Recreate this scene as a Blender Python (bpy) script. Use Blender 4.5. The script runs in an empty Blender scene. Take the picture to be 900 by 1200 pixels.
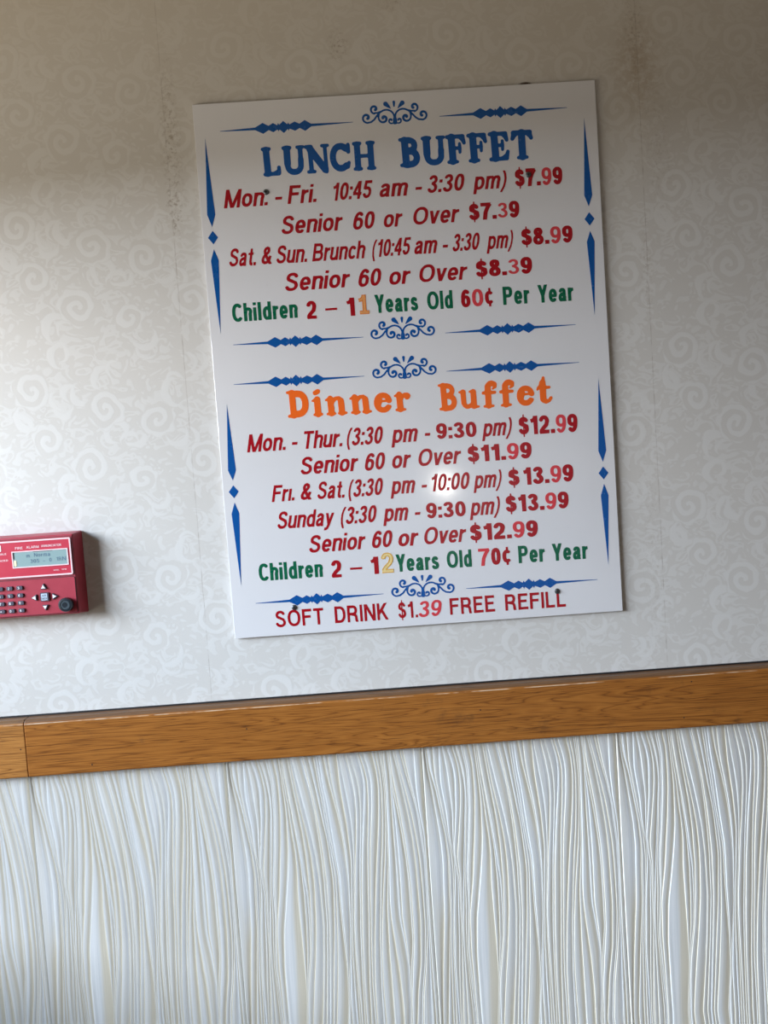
import bpy, bmesh, math, random
import numpy as np
from mathutils import Vector, Matrix, geometry
random.seed(7)
S = bpy.context.scene
COL = S.collection

# ---------------------------------------------------------------- camera
cam = bpy.data.cameras.new('camera'); cam_o = bpy.data.objects.new('camera', cam); COL.objects.link(cam_o)
cam.sensor_fit = 'VERTICAL'; cam.sensor_height = 36.0; cam.lens = 36.0 * 900.0 / 1200.0
cam.clip_start = .02
rt = Vector((0.99743946, -0.01902857, -0.06893796)); up = Vector((0.06984137, 0.05180115, 0.99621224)); fw = Vector((0.01538543, 0.99847612, -0.05299749))
m = Matrix.Identity(4)
for i in range(3):
    m[i][0], m[i][1], m[i][2] = rt[i], up[i], -fw[i]
m[0][3], m[1][3], m[2][3] = 0.22711823, -1.18967112, 1.34223064
cam_o.matrix_world = m
S.camera = cam_o

# ---------------------------------------------------------------- colour management, world, daylight
S.view_settings.view_transform = 'Standard'; S.view_settings.look = 'None'
S.view_settings.exposure = 0.0; S.view_settings.gamma = 1.0
w = bpy.data.worlds.new('world'); S.world = w; w.use_nodes = True
bgn = w.node_tree.nodes['Background']; bgn.inputs[0].default_value = (.55, .7, 1, 1); bgn.inputs[1].default_value = .06

def area(name, loc, target, sx, sy, power, col):
    l = bpy.data.lights.new(name, 'AREA'); l.shape = 'RECTANGLE'; l.size = sx; l.size_y = sy; l.energy = power; l.color = col
    o = bpy.data.objects.new(name, l); COL.objects.link(o); o.location = loc
    d = Vector(target) - Vector(loc)
    o.rotation_euler = d.to_track_quat('-Z', 'Y').to_euler()
    return o
# daylight through the window in the left wall: sky above the horizon, warm sunlit ground below it
area('daylight_sky', (-3.8, -2.0, 2.1), (0, -2.0, 2.1), 3.8, 0.9, 411, (.832, .902, 1.0))
area('daylight_high', (-3.8, -2.0, 3.1), (0, -2.0, 3.1), 3.8, 1.1, 424, (.63, .80, 1.0))
area('daylight_ground', (-2.5, -1.9, .25), (-2.5, -1.9, 3), 2.2, 3.2, 168, (1.0, .90, .74))
# daylight and the sun's glint in the glazed front behind the photographer
area('daylight_front', (1.17, -5.35, .85), (1.17, 0, .85), 1.74, 1.45, 4.5, (.86, .92, 1.0))
gl = bpy.data.lights.new('sun_glint', 'POINT'); gl.energy = 15; gl.shadow_soft_size = .034; gl.color = (1.0, .95, .85)
go = bpy.data.objects.new('sun_glint', gl); COL.objects.link(go); go.location = (.847, -5.3, 1.20)
area('ceiling_fill', (1.2, -2.9, 2.62), (1.2, -2.9, 0), 1.2, .3, .2, (1.0, .86, .7))  # added dim warm fill at ceiling height, no fitting modelled
# ---------------------------------------------------------------- lettering
# every letter is a set of strokes in units of the cap height; the strokes are
# merged through a distance field and the outline is followed to give a mesh
def arc(cx, cy, rx, ry, a0, a1, n=14, p=2.0):
    o = []
    for i in range(n + 1):
        a = math.radians(a0 + (a1 - a0) * i / n)
        c, s = math.cos(a), math.sin(a)
        o.append((cx + rx * math.copysign(abs(c) ** (2 / p), c), cy + ry * math.copysign(abs(s) ** (2 / p), s)))
    return o

def helv(c, w=.17, k=1.0):
    """skeleton of a plain grotesque; w stroke width, k horizontal condensing.
    returns (strokes, advance width, clip y0, clip y1)"""
    h = w / 2
    X = lambda *v: [(x * k, y) for x, y in v]
    def E(cx, cy, rx, ry, a0=0, a1=360, p=2.25, n=26):   # outer radii given, centre line returned
        return arc(cx * k, cy, rx * k - h, ry - h, a0, a1, n, p)
    T, B = 1 - h * .92, h * .92
    xh, xt = .74, .74 - h * .92
    sl = h / k                                # inset of an upright stem
    S = []; y0, y1 = -.012, 1.012
    if c in 'oO0':
        if c == 'o': a, b, W = .29, (xh + .02) / 2, .58
        elif c == 'O': a, b, W = .41, .51, .82
        else: a, b, W = .275, .5, .55
        S.append(E(a, (xh / 2 if c == 'o' else .5), a, b)); A = W
    elif c == 'M':
        S += [X((sl, -.1), (sl, 1.1)), X((.86 - sl, -.1), (.86 - sl, 1.1)), X((sl * .9, 1.05), (.43, -.03)), X((.86 - sl * .9, 1.05), (.43, -.03))]; A = .86
    elif c == 'F' or c == 'E':
        S += [X((sl, -.1), (sl, 1.1)), X((sl, T), (.6, T)), X((sl, .53), (.54, .53))]; A = .61
        if c == 'E': S.append(X((sl, B), (.63, B))); A = .64
    elif c == 'A': S += [X((.04, -.1), (.35, 1.05)), X((.66, -.1), (.35, 1.05)), X((.15, .3), (.55, .3))]; A = .7
    elif c == 'U': S += [X((sl, 1.1), (sl, .35)) + arc(.35 * k, .35, .35 * k - h, .35 - h * .9, 180, 360, 14, 2.2) + X((.7 - sl, .35), (.7 - sl, 1.1))]; A = .7
    elif c == 'L': S += [X((sl, -.1), (sl, 1.1)), X((sl, B), (.57, B))]; A = .58
    elif c == 'I': S += [X((sl, -.1), (sl, 1.1))]; A = 2 * sl
    elif c == 'T': S += [X((.32, -.1), (.32, T)), X((0, T), (.64, T))]; A = .64
    elif c == 'N': S += [X((sl, -.1), (sl, 1.1)), X((.72 - sl, -.1), (.72 - sl, 1.1)), X((sl * .9, 1.05), (.72 - sl * .9, -.05))]; A = .72
    elif c == 'K': S += [X((sl, -.1), (sl, 1.1)), X((sl, .33), (.68 - sl, 1.06)), X((.3, .58), (.74 - sl, -.06))]; A = .72
    elif c == 'D':
        S += [X((sl, -.1), (sl, 1.1)), X((sl, T), (.34, T)) + arc(.34 * k, .5, .36 * k - h, T - .5, 85, -85, 18, 2.2) + X((.34, B), (sl, B))]; A = .7
    elif c in 'RPB':
        q = .5 if c != 'B' else .53
        S += [X((sl, -.1), (sl, 1.1)), X((sl, T), (.38, T)) + arc(.38 * k, (T + q) / 2 - .01, .27 * k - h, (T - q) / 2 + .01, 85, -85, 14, 2.2) + X((.38, q - .02), (sl, q - .02))]; A = .66
        if c == 'R': S += [X((.3, .46), (.5, .42), (.57, .3), (.585, .1), (.63, -.05))]; A = .71
        if c == 'B': S += [X((.38, q - .02), (.4, q - .02)) + arc(.4 * k, (q - .02 + B) / 2, .3 * k - h, (q - .02 - B) / 2, 85, -85, 14, 2.2) + X((.4, B), (sl, B))]; A = .7
    elif c == 'S':
        S.append(X((.6, .72)) and E(.32, .74, .3, .275, 8, 200, 2.1, 16) + X((.15, .62), (.32, .54), (.5, .45)) + E(.325, .27, .325, .285, 20, -172, 2.1, 18)); A = .66
    elif c == 'C': S.append(E(.37, .5, .37, .512, 42, 318, 2.3)); A = .68
    elif c == 'Y': S += [X((.31, -.1), (.31, .45)), X((.06, 1.08), (.31, .4)), X((.56, 1.08), (.31, .4))]; A = .62
    elif c == '&':
        S.append(X((.64, -.03), (.5, .13), (.27, .48), (.19, .62), (.16, .76), (.2, .87), (.3, .92), (.4, .87), (.43, .76), (.38, .65), (.28, .57), (.14, .43), (.085, .28), (.12, .14), (.24, .075), (.37, .1), (.49, .22), (.56, .46))); A = .7
    elif c == '1': S += [X((.3, -.1), (.3, 1.0)), X((.04, .735), (.16, .76), (.26, .86), (.29, 1.03))]; A = .42
    elif c == '2': S += [E(.27, .7, .27, .312, 172, -30, 2.1, 18) + X((.38, .47), (.22, .31), (.12, .18), (.1, .06)), X((.02, B), (.53, B))]; A = .55
    elif c == '3':
        S += [E(.265, .745, .25, .265, 165, -62, 2.1, 16) + X((.3, .535), (.2, .53)), X((.2, .53), (.3, .53)) + E(.265, .275, .275, .287, 62, -168, 2.1, 18)]; A = .55
    elif c == '4': S += [X((.385, -.1), (.385, 1.1)), X((.36, 1.0), (.06, .33)), X((.0, .295), (.54, .295))]; A = .56
    elif c == '5':
        S += [X((.52, T), (.15, T)), X((.15, 1.0), (.1, .5)), X((.09, .53), (.17, .6)) + E(.27, .33, .275, .335, 110, -165, 2.1, 20)]; A = .56
    elif c in '69':
        P = [E(.275, .335, .275, .345), E(.275, .335, .275, .345, 178, 120, 2.2, 4)[:1] + arc(.3 * k, .45, .3 * k - h, .56 - h, 178, 92, 12, 2.1) + E(.29, .72, .24, .29, 80, 22, 2.1, 6)]
        if c == '9': P = [[(.55 * k - x, 1 - y) for x, y in s] for s in P]
        S += P; A = .55
    elif c == '7': S += [X((0, T), (.53, T)), X((.5, .93), (.36, .7), (.25, .42), (.19, -.05))]; A = .54
    elif c == '8': S += [E(.275, .755, .235, .255), E(.275, .285, .275, .295)]; A = .55
    elif c == '$':
        s, _, _, _ = helv('S', w, k * .84)
        S += [[(x, .5 + (y - .5) * .93) for x, y in q] for q in s]; S.append(('w', .07, X((.275, -.14), (.275, 1.14)))); A = .55; y0, y1 = -.13, 1.12
    elif c == '¢':
        S.append([(x, y) for x, y in E(.265, .46, .265, .38, 48, 312, 2.2)]); S.append(('w', .11, X((.29, -.06), (.29, .12)))); S.append(('w', .11, X((.29, .8), (.29, 1.0)))); A = .5; y0 = -.06
    elif c == '(' or c == ')':
        P = X((.25, 1.03), (.14, .82), (.085, .58), (.08, .35), (.12, .08), (.25, -.24)); 
        if c == ')': P = [(.3 * k - x, y) for x, y in P]
        S.append(('w', w * .72, P)); A = .3; y0, y1 = -.23, 1.02
    elif c == '.': S.append(('w', w * 1.05, X((sl, 0), (sl, w * 1.05)))); A = 2 * sl
    elif c == ':': S += [('w', w * 1.05, X((sl, 0), (sl, w * 1.05))), ('w', w * 1.05, X((sl, .73 - w * 1.05), (sl, .73)))]; A = 2 * sl
    elif c == '-': S.append(('w', w * .95, X((0, .34), (.3, .34)))); A = .3
    elif c == '–': S.append(('w', w * .68, X((0, .42), (.66, .42)))); A = .66
    elif c == '#': S += [('w', .1, X((.2, 0), (.2, 1))), ('w', .1, X((.42, 0), (.42, 1))), ('w', .1, X((0, .33), (.6, .33))), ('w', .1, X((0, .67), (.6, .67)))]; A = .6
    elif c == '*': S += [('w', .14, X((.05, .35), (.45, .65))), ('w', .14, X((.05, .65), (.45, .35))), ('w', .14, X((.25, .25), (.25, .75)))]; A = .5
    elif c == 'a':
        S += [X((.06, .5)) and E(.27, .5, .245, .26, 165, 20, 2.2, 10) + X((.5 - sl, .5), (.5 - sl, .16), (.54 - sl, -.05)), X((.5 - sl, .46), (.34, .425), (.2, .39)) + arc(.2 * k, .21, .2 * k - h, .205 - h * .6, 95, 270, 10, 2.1) + X((.3, .1), (.4, .17), (.43, .27))]; A = .55
    elif c in 'nhmru':
        if c in 'nhr' or c == 'm':
            S.append(X((sl, -.1), (sl, 1.1 if c == 'h' else .74)))
        if c == 'n' or c == 'h': S.append(X((sl, .42), (sl * 1.25, .55)) + arc(.3 * k, .5, .23 * k - h * .55, .25 - h * .85, 140, 0, 12, 2.4) + X((.54 - sl, .4), (.54 - sl, -.1))); A = .54
        if c == 'm':
            for q in (0, .33):
                S.append(X((sl + q, .42), (sl * 1.2 + q, .55)) + arc((.27 + q) * k, .5, .19 * k - h * .5, .25 - h * .85, 140, 0, 12, 2.4) + X((.485 - sl + q, .4), (.485 - sl + q, -.1)))
            A = .83
        if c == 'r': S.append(X((sl, .4), (sl * 1.25, .53), (.24, .63), (.37, .65))); A = .36
        if c == 'u': S += [X((.54 - sl, -.1), (.54 - sl, .74)), [(.54 * k - x, .74 - y) for x, y in X((sl, .42), (sl * 1.25, .55)) + arc(.3 * k, .5, .23 * k - h * .55, .25 - h * .85, 140, 0, 12, 2.4) + X((.54 - sl, .4), (.54 - sl, -.1))]]; A = .54
        if c != 'h': y1 = .75
    elif c in 'iıl':
        S.append(X((sl, -.1), (sl, 1.1 if c == 'l' else .73))); A = 2 * sl
        if c == 'i': S.append(X((sl, .86), (sl, 1.1)))
    elif c == 'd' or c == 'p':
        P = [X((.57 - sl, -.1), (.57 - sl, 1.1)), E(.29, .365, .29, .385)]
        if c == 'p': P = [[(.57 * k - x, .73 - y) for x, y in s] for s in P]; y0, y1 = -.27, .76; P[0] = X((sl, -.3), (sl, .74))
        S += P; A = .57
    elif c == 'c': S.append(E(.28, .365, .28, .385, 40, 320)); A = .52
    elif c == 'e': S += [E(.28, .365, .28, .385, -4, 325)[1:] if False else X((.06, .35), (.55 - sl, .35)) + E(.28, .365, .28, .385, 6, 318, 2.2)]; A = .56
    elif c == 's':
        S.append(E(.26, .53, .235, .225, 18, 200, 2.1, 14) + X((.16, .43), (.27, .38), (.38, .33)) + E(.265, .2, .26, .215, 20, -165, 2.1, 16)); A = .52
    elif c == 't': S += [X((.2, .96), (.2, .22)) + X((.22, .11), (.28, .075), (.37, .08)), ('w', w * .8, X((.0, .73 - w * .4), (.37, .73 - w * .4)))]; A = .37
    elif c == 'v': S += [X((.06, .8), (.27, -.02)), X((.48, .8), (.27, -.02))]; A = .54; y1 = .74
    elif c == 'y': S += [X((.06, .8), (.28, .03)), X((.49, .8), (.27, .05), (.2, -.13), (.11, -.195), (.0, -.19))]; A = .54; y0, y1 = -.29, .74
    elif c == 'x': S += [X((0, 0), (.5, .74)), X((.5, 0), (0, .74))]; A = .5
    elif c == ' ': A = .3
    else: raise KeyError(c)
    return S, A * k, y0, y1

def slab(c):
    """soft slab serif, heavy; strokes carry their own width"""
    R = []  # (width, points)
    def s(w, *p): R.append((w, list(p)))
    y0, y1 = -.2, 1.2
    def foot(x, y, a=.1, w=.11): s(w, (x - a, y), (x + a, y))
    if c == 'L':
        s(.24, (.22, .1), (.2, .9)); foot(.2, .94, .13); s(.13, (.16, .07), (.62, .07)); s(.13, (.64, .09), (.64, .28)); s(.1, (.5, .12), (.62, .16)); foot(.2, .06, .1); A = .72
    elif c == 'U':
        s(.24, (.22, .9), (.22, .4)); R.append((.2, [(.22, .5)] + arc(.47, .36, .25, .27, 180, 360, 14, 2.3) + [(.72, .5)])); s(.17, (.72, .9), (.72, .4)); foot(.22, .94, .13); foot(.72, .94, .11); A = .85
    elif c == 'N':
        s(.16, (.22, .1), (.2, .85)); s(.25, (.2, .86), (.72, .12)); s(.13, (.76, .9), (.78, .04)); foot(.15, .93, .1, .12); foot(.76, .94, .11); foot(.22, .06, .12); A = .9
    elif c == 'C':
        R.append((.22, arc(.4, .5, .29, .385, 50, 310, 20, 2.1))); s(.13, (.7, .92), (.7, .68)); s(.12, (.7, .3), (.66, .15)); s(.12, (.6, .8), (.7, .68)); A = .8
    elif c == 'H':
        s(.22, (.2, .1), (.2, .9)); s(.22, (.7, .1), (.7, .9)); s(.12, (.2, .5), (.7, .5))
        for x in (.2, .7): foot(x, .94, .12); foot(x, .06, .12)
        A = .9
    elif c == 'B':
        s(.24, (.24, .08), (.22, .92)); s(.12, (.07, .94), (.4, .93)); s(.12, (.08, .06), (.42, .06)); R.append((.2, [(.36, .92)] + arc(.4, .73, .16, .17, 90, -90, 10))); R.append((.22, arc(.42, .3, .2, .22, 90, -90, 12) + [(.3, .07)])); s(.12, (.2, .53), (.42, .53)); A = .73
    elif c in 'FE':
        s(.24, (.24, .08), (.22, .92)); s(.13, (.07, .93), (.62, .93)); s(.12, (.62, .93), (.66, .7)); s(.11, (.52, .9), (.64, .76)); s(.11, (.25, .53), (.5, .53)); s(.1, (.5, .68), (.5, .38))
        if c == 'F': foot(.24, .06, .15); A = .72
        else: s(.13, (.08, .06), (.62, .06)); s(.12, (.64, .07), (.68, .3)); s(.1, (.5, .1), (.64, .2)); A = .76
    elif c == 'T':
        s(.24, (.4, .08), (.4, .92)); s(.14, (.1, .93), (.7, .93)); s(.13, (.07, .72), (.12, .92)); s(.13, (.73, .72), (.68, .92)); s(.1, (.1, .76), (.25, .9)); s(.1, (.7, .76), (.55, .9)); foot(.4, .06, .15); A = .8
    elif c == 'D':
        s(.25, (.24, .08), (.22, .92)); s(.13, (.06, .94), (.42, .93)); s(.13, (.07, .06), (.44, .06)); R.append((.26, [(.4, .87)] + arc(.44, .5, .27, .37, 80, -80, 16, 2.2) + [(.4, .13)])); A = .86
    elif c == 'i':
        s(.26, (.26, .08), (.25, .62)); s(.1, (.08, .58), (.22, .64)); foot(.26, .06, .14); s(.2, (.2, .87), (.3, .92)); A = .48
    elif c == 'n':
        s(.25, (.24, .08), (.22, .62)); s(.1, (.06, .58), (.2, .64)); foot(.23, .06, .14); R.append((.16, [(.3, .5), (.42, .62), (.55, .63), (.62, .56)])); s(.25, (.64, .08), (.62, .52)); foot(.66, .06, .14); A = .88
    elif c == 'e':
        R.append((.22, arc(.36, .36, .245, .275, 12, 320, 20, 2.1))); s(.1, (.25, .42), (.58, .42)); s(.12, (.52, .1), (.62, .2)); s(.2, (.2, .3), (.24, .48)); A = .72
    elif c == 'r':
        s(.25, (.24, .08), (.22, .62)); s(.1, (.06, .58), (.2, .64)); foot(.25, .06, .16); s(.14, (.3, .48), (.42, .62), (.52, .62)); s(.22, (.52, .52), (.55, .56)); A = .68
    elif c == 'u':
        s(.22, (.2, .64), (.21, .25)); R.append((.18, [(.21, .3)] + arc(.36, .24, .15, .15, 180, 300, 10))); s(.24, (.6, .1), (.6, .62)); s(.1, (.06, .64), (.2, .65)); s(.1, (.46, .64), (.6, .66)); s(.1, (.6, .06), (.78, .07)); s(.12, (.4, .1), (.55, .2)); A = .86
    elif c == 'f':
        s(.25, (.26, .08), (.26, .78)); R.append((.19, [(.24, .6)] + arc(.4, .75, .15, .17, 180, 80, 10, 2.1))); s(.2, (.4, .88), (.52, .87)); s(.12, (.56, .86), (.55, .76)); s(.14, (.08, .56), (.52, .56)); foot(.27, .06, .17); s(.1, (.46, .7), (.56, .78)); A = .63
    elif c == 't':
        s(.26, (.27, .2), (.27, .8)); s(.1, (.06, .56), (.3, .9)); s(.13, (.1, .62), (.52, .62)); s(.13, (.28, .8), (.31, .98)); R.append((.19, [(.25, .25), (.28, .14), (.38, .1)])); s(.14, (.38, .09), (.5, .12), (.57, .22)); A = .64
    elif c == ' ': A = .3
    return R, A, y0, y1

def field(strokes, w, y0, y1, A, soft=0.0, step=.0125, pad=.08, round_=0.0):
    xs = np.arange(-pad - .06, A + pad + .06, step); ys = np.arange(min(y0, -.02) - pad, max(y1, 1.0) + pad, step)
    gx, gy = np.meshgrid(xs, ys)
    D = np.full(gx.shape, 9.0)
    for st in strokes:
        ww = w; butt = True
        if isinstance(st, tuple) and st and st[0] == 'w': ww, st = st[1], st[2]
        elif isinstance(st, tuple): ww, st = st; butt = False
        d = np.full(gx.shape, 9.0)
        n = len(st) - 1
        closed = n > 2 and abs(st[0][0] - st[-1][0]) + abs(st[0][1] - st[-1][1]) < 1e-4
        for i in range(n):
            (ax, ay), (bx, by) = st[i], st[i + 1]
            L = math.hypot(bx - ax, by - ay)
            if L < 1e-6: continue
            ux, uy = (bx - ax) / L, (by - ay) / L
            t = (gx - ax) * ux + (gy - ay) * uy; v = np.abs(-(gx - ax) * uy + (gy - ay) * ux)
            ex = np.maximum(np.maximum(-t, t - L), 0)
            q = np.hypot(ex, v) - ww / 2
            if butt and not closed:
                if i == 0: q = np.where(t < 0, np.maximum(v - ww / 2, -t), q)
                if i == n - 1: q = np.where(t > L, np.maximum(v - ww / 2, t - L), q)
            d = np.minimum(d, q)
        if soft > 0:
            hh = np.clip(.5 + .5 * (D - d) / soft, 0, 1); D = D * (1 - hh) + d * hh - soft * hh * (1 - hh)
        else: D = np.minimum(D, d)
    D = np.maximum(D, np.maximum(y0 - gy, gy - y1))
    return xs, ys, D
ROWS = [
    ('slab', 'b', [('LUNCH', 97.6, 270.8, 1796.4, 1796.2, 42.5), ('BUFFET', 305.0, 509.0, 1797.4, 1798.1, 42.7)]),
    ('obl', 'r', [('Mon.', 36.4, 101.8, 1753.5, 1753.8, 26.4), ('-', 112.6, 122.7, 1754.0, 1754.0, 26.4), ('Fri.', 132.3, 175.5, 1754.0, 1754.1, 26.4), ('10:45', 198.6, 258.1, 1754.3, 1755.3, 25.8), ('am', 270.7, 312.9, 1755.3, 1755.2, 25.8), ('-', 324.9, 334.4, 1755.7, 1755.7, 25.8), ('3:30', 343.6, 398.2, 1756.8, 1757.2, 25.5), ('pm)', 414.8, 463.1, 1757.3, 1757.0, 25.5)]),
    ('up', 'r', [('$7.{9}9', 477.9, 550.2, 1757.7, 1757.4, 25.9)]),
    ('obl', 'r', [('Senior', 118.9, 209.6, 1709.5, 1710.1, 26.5), ('60', 227.2, 259.0, 1709.3, 1709.6, 26.0), ('or', 273.6, 300.4, 1709.9, 1710.5, 25.7), ('Over', 318.1, 386.8, 1710.9, 1711.4, 25.7)]),
    ('up', 'r', [('$7.[3]9', 405.2, 481.9, 1712.0, 1712.3, 24.7)]),
    ('obl', 'r', [('Sat.', 36.7, 77.2, 1666.7, 1666.0, 26.0), ('&', 85.3, 101.6, 1666.7, 1667.0, 26.0), ('Sun.', 108.0, 154.7, 1666.6, 1666.1, 26.0), ('Brunch', 163.0, 241.6, 1666.4, 1666.2, 26.0), ('(10:45', 252.8, 310.4, 1666.5, 1667.5, 25.6), ('am', 317.6, 351.4, 1667.3, 1667.0, 25.7), ('-', 360.5, 368.2, 1667.4, 1667.4, 25.7), ('3:30', 375.9, 415.7, 1667.5, 1667.9, 25.7), ('pm)', 429.7, 467.4, 1667.7, 1667.8, 25.7)]),
    ('up', 'r', [('$8.{9}9', 482.3, 560.9, 1669.5, 1670.0, 25.2)]),
    ('obl', 'r', [('Senior', 117.9, 214.6, 1624.5, 1624.8, 26.5), ('60', 229.1, 262.9, 1623.7, 1623.9, 26.2), ('or', 276.0, 306.9, 1623.7, 1624.4, 25.9), ('Over', 321.5, 393.6, 1624.6, 1624.8, 25.9)]),
    ('up', 'r', [('$8.[3]9', 410.2, 496.4, 1626.3, 1627.5, 24.9)]),
    ('cond', 'g', [('Children', 36.2, 135.0, 1583.6, 1584.0, 26.8)]),
    ('cond', 'r', [('2', 149.1, 164.4, 1580.6, 1580.8, 26.8), ('–', 177.4, 195.6, 1581.9, 1582.0, 26.8), ('1', 209.7, 222.7, 1581.2, 1581.3, 26.9)]),
    ('pen', 'y', [('1', 227.9, 245.1, 1583.0, 1583.0, 28.1)]),
    ('cond', 'g', [('Years', 253.7, 318.7, 1583.1, 1582.9, 26.9), ('Old', 333.1, 371.9, 1582.7, 1582.8, 26.9), ('Per', 449.0, 489.0, 1582.6, 1582.6, 26.9), ('Year', 503.1, 556.7, 1582.2, 1582.4, 26.4)]),
    ('cond', 'r', [('6{0}¢', 384.8, 434.3, 1582.8, 1583.0, 26.4)]),
    ('soft', 'o', [('Dinner', 108.3, 299.2, 1433.3, 1431.7, 40.9), ('Buffet', 340.1, 516.3, 1428.5, 1427.8, 41.0)]),
    ('obl', 'r', [('Mon.', 42.4, 100.9, 1385.4, 1385.1, 26.6), ('-', 110.0, 118.3, 1385.0, 1385.0, 26.6), ('Thur.', 126.7, 187.9, 1384.7, 1384.8, 26.6), ('(3:30', 193.9, 248.7, 1384.8, 1384.7, 26.7), ('pm', 265.1, 302.6, 1384.6, 1384.7, 26.6), ('-', 314.5, 322.4, 1384.9, 1384.9, 26.6), ('pm)', 405.2, 448.3, 1384.8, 1384.8, 26.4)]),
    ('up2', 'r', [('9:30', 333.8, 395.9, 1385.7, 1384.9, 23.7)]),
    ('up', 'r', [('$12.{9}9', 461.2, 552.4, 1383.4, 1382.2, 27.7)]),
    ('obl', 'r', [('Senior', 120.7, 207.2, 1345.7, 1345.8, 26.3), ('60', 219.3, 249.3, 1344.7, 1345.6, 26.4), ('or', 261.2, 288.5, 1345.3, 1345.8, 26.4), ('Over', 301.6, 366.0, 1346.0, 1346.3, 26.1)]),
    ('up', 'r', [('$11.{9}9', 379.9, 479.0, 1346.8, 1346.8, 24.9)]),
    ('obl', 'r', [('Frı.', 74.2, 108.6, 1306.9, 1307.0, 24.9), ('&', 117.8, 135.2, 1306.7, 1306.5, 25.5), ('Sat.', 143.6, 185.6, 1306.3, 1305.8, 26.2), ('(3:30', 190.8, 243.2, 1305.8, 1306.0, 26.5), ('pm', 258.5, 293.4, 1306.1, 1305.9, 26.2), ('-', 304.3, 312.1, 1305.9, 1305.9, 26.2), ('10:00', 317.8, 377.3, 1306.0, 1305.9, 26.2), ('pm)', 386.9, 427.6, 1306.0, 1305.8, 26.3)]),
    ('up', 'r', [('$', 440.5, 457.8, 1306.0, 1306.1, 25.6), ('13.{9}9', 463.5, 541.6, 1306.2, 1306.9, 26.3)]),
    ('obl', 'r', [('Sunday', 78.9, 164.5, 1264.8, 1264.7, 26.0), ('(3:30', 176.0, 230.6, 1264.7, 1265.0, 26.3), ('pm', 244.2, 280.0, 1264.7, 1264.5, 26.3), ('-', 291.1, 299.1, 1264.5, 1264.5, 26.3), ('pm)', 378.5, 422.5, 1264.4, 1264.5, 26.4)]),
    ('up2', 'r', [('9:30', 310.5, 371.5, 1264.6, 1264.2, 23.7)]),
    ('up', 'r', [('$13.{9}9', 433.8, 531.9, 1265.4, 1265.7, 25.9)]),
    ('obl', 'r', [('Senior', 124.9, 209.8, 1224.5, 1224.8, 26.4), ('60', 221.9, 252.3, 1224.6, 1224.7, 26.3), ('or', 262.7, 291.9, 1224.5, 1224.7, 26.3), ('Over', 302.4, 366.2, 1224.7, 1225.0, 26.3)]),
    ('up', 'r', [('$12.{9}9', 375.8, 481.5, 1225.0, 1225.1, 25.4)]),
    ('cond', 'g', [('Children', 45.7, 144.1, 1186.3, 1186.1, 26.4)]),
    ('cond', 'r', [('2', 157.9, 173.8, 1183.4, 1183.6, 26.5), ('–', 186.8, 205.5, 1184.0, 1184.0, 26.5), ('1', 218.4, 231.5, 1184.5, 1184.7, 26.5)]),
    ('pen', 'y', [('2', 235.9, 254.5, 1185.3, 1185.3, 30.5)]),
    ('cond', 'g', [('Years', 258.9, 324.7, 1185.5, 1185.5, 26.5), ('Old', 337.4, 375.8, 1185.4, 1185.4, 26.5), ('Per', 448.9, 489.6, 1185.4, 1185.2, 26.6), ('Year', 502.3, 556.8, 1185.1, 1185.1, 26.3)]),
    ('cond', 'r', [('{7}0¢', 386.7, 437.2, 1185.3, 1185.4, 26.6)]),
    ('cap', 'r', [('SOFT', 66.0, 140.3, 1112.3, 1112.2, 25.3), ('DRINK', 157.9, 241.0, 1112.3, 1112.3, 25.7), ('$1.', 256.7, 287.0, 1112.3, 1112.0, 25.3), ('FREE', 337.3, 407.7, 1112.5, 1112.7, 25.4), ('REFILL', 423.8, 518.7, 1112.7, 1112.3, 24.9)]),
    ('pen2', 'r', [('{39}', 287.7, 322.7, 1112.0, 1112.7, 24.7)]),
]
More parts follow.
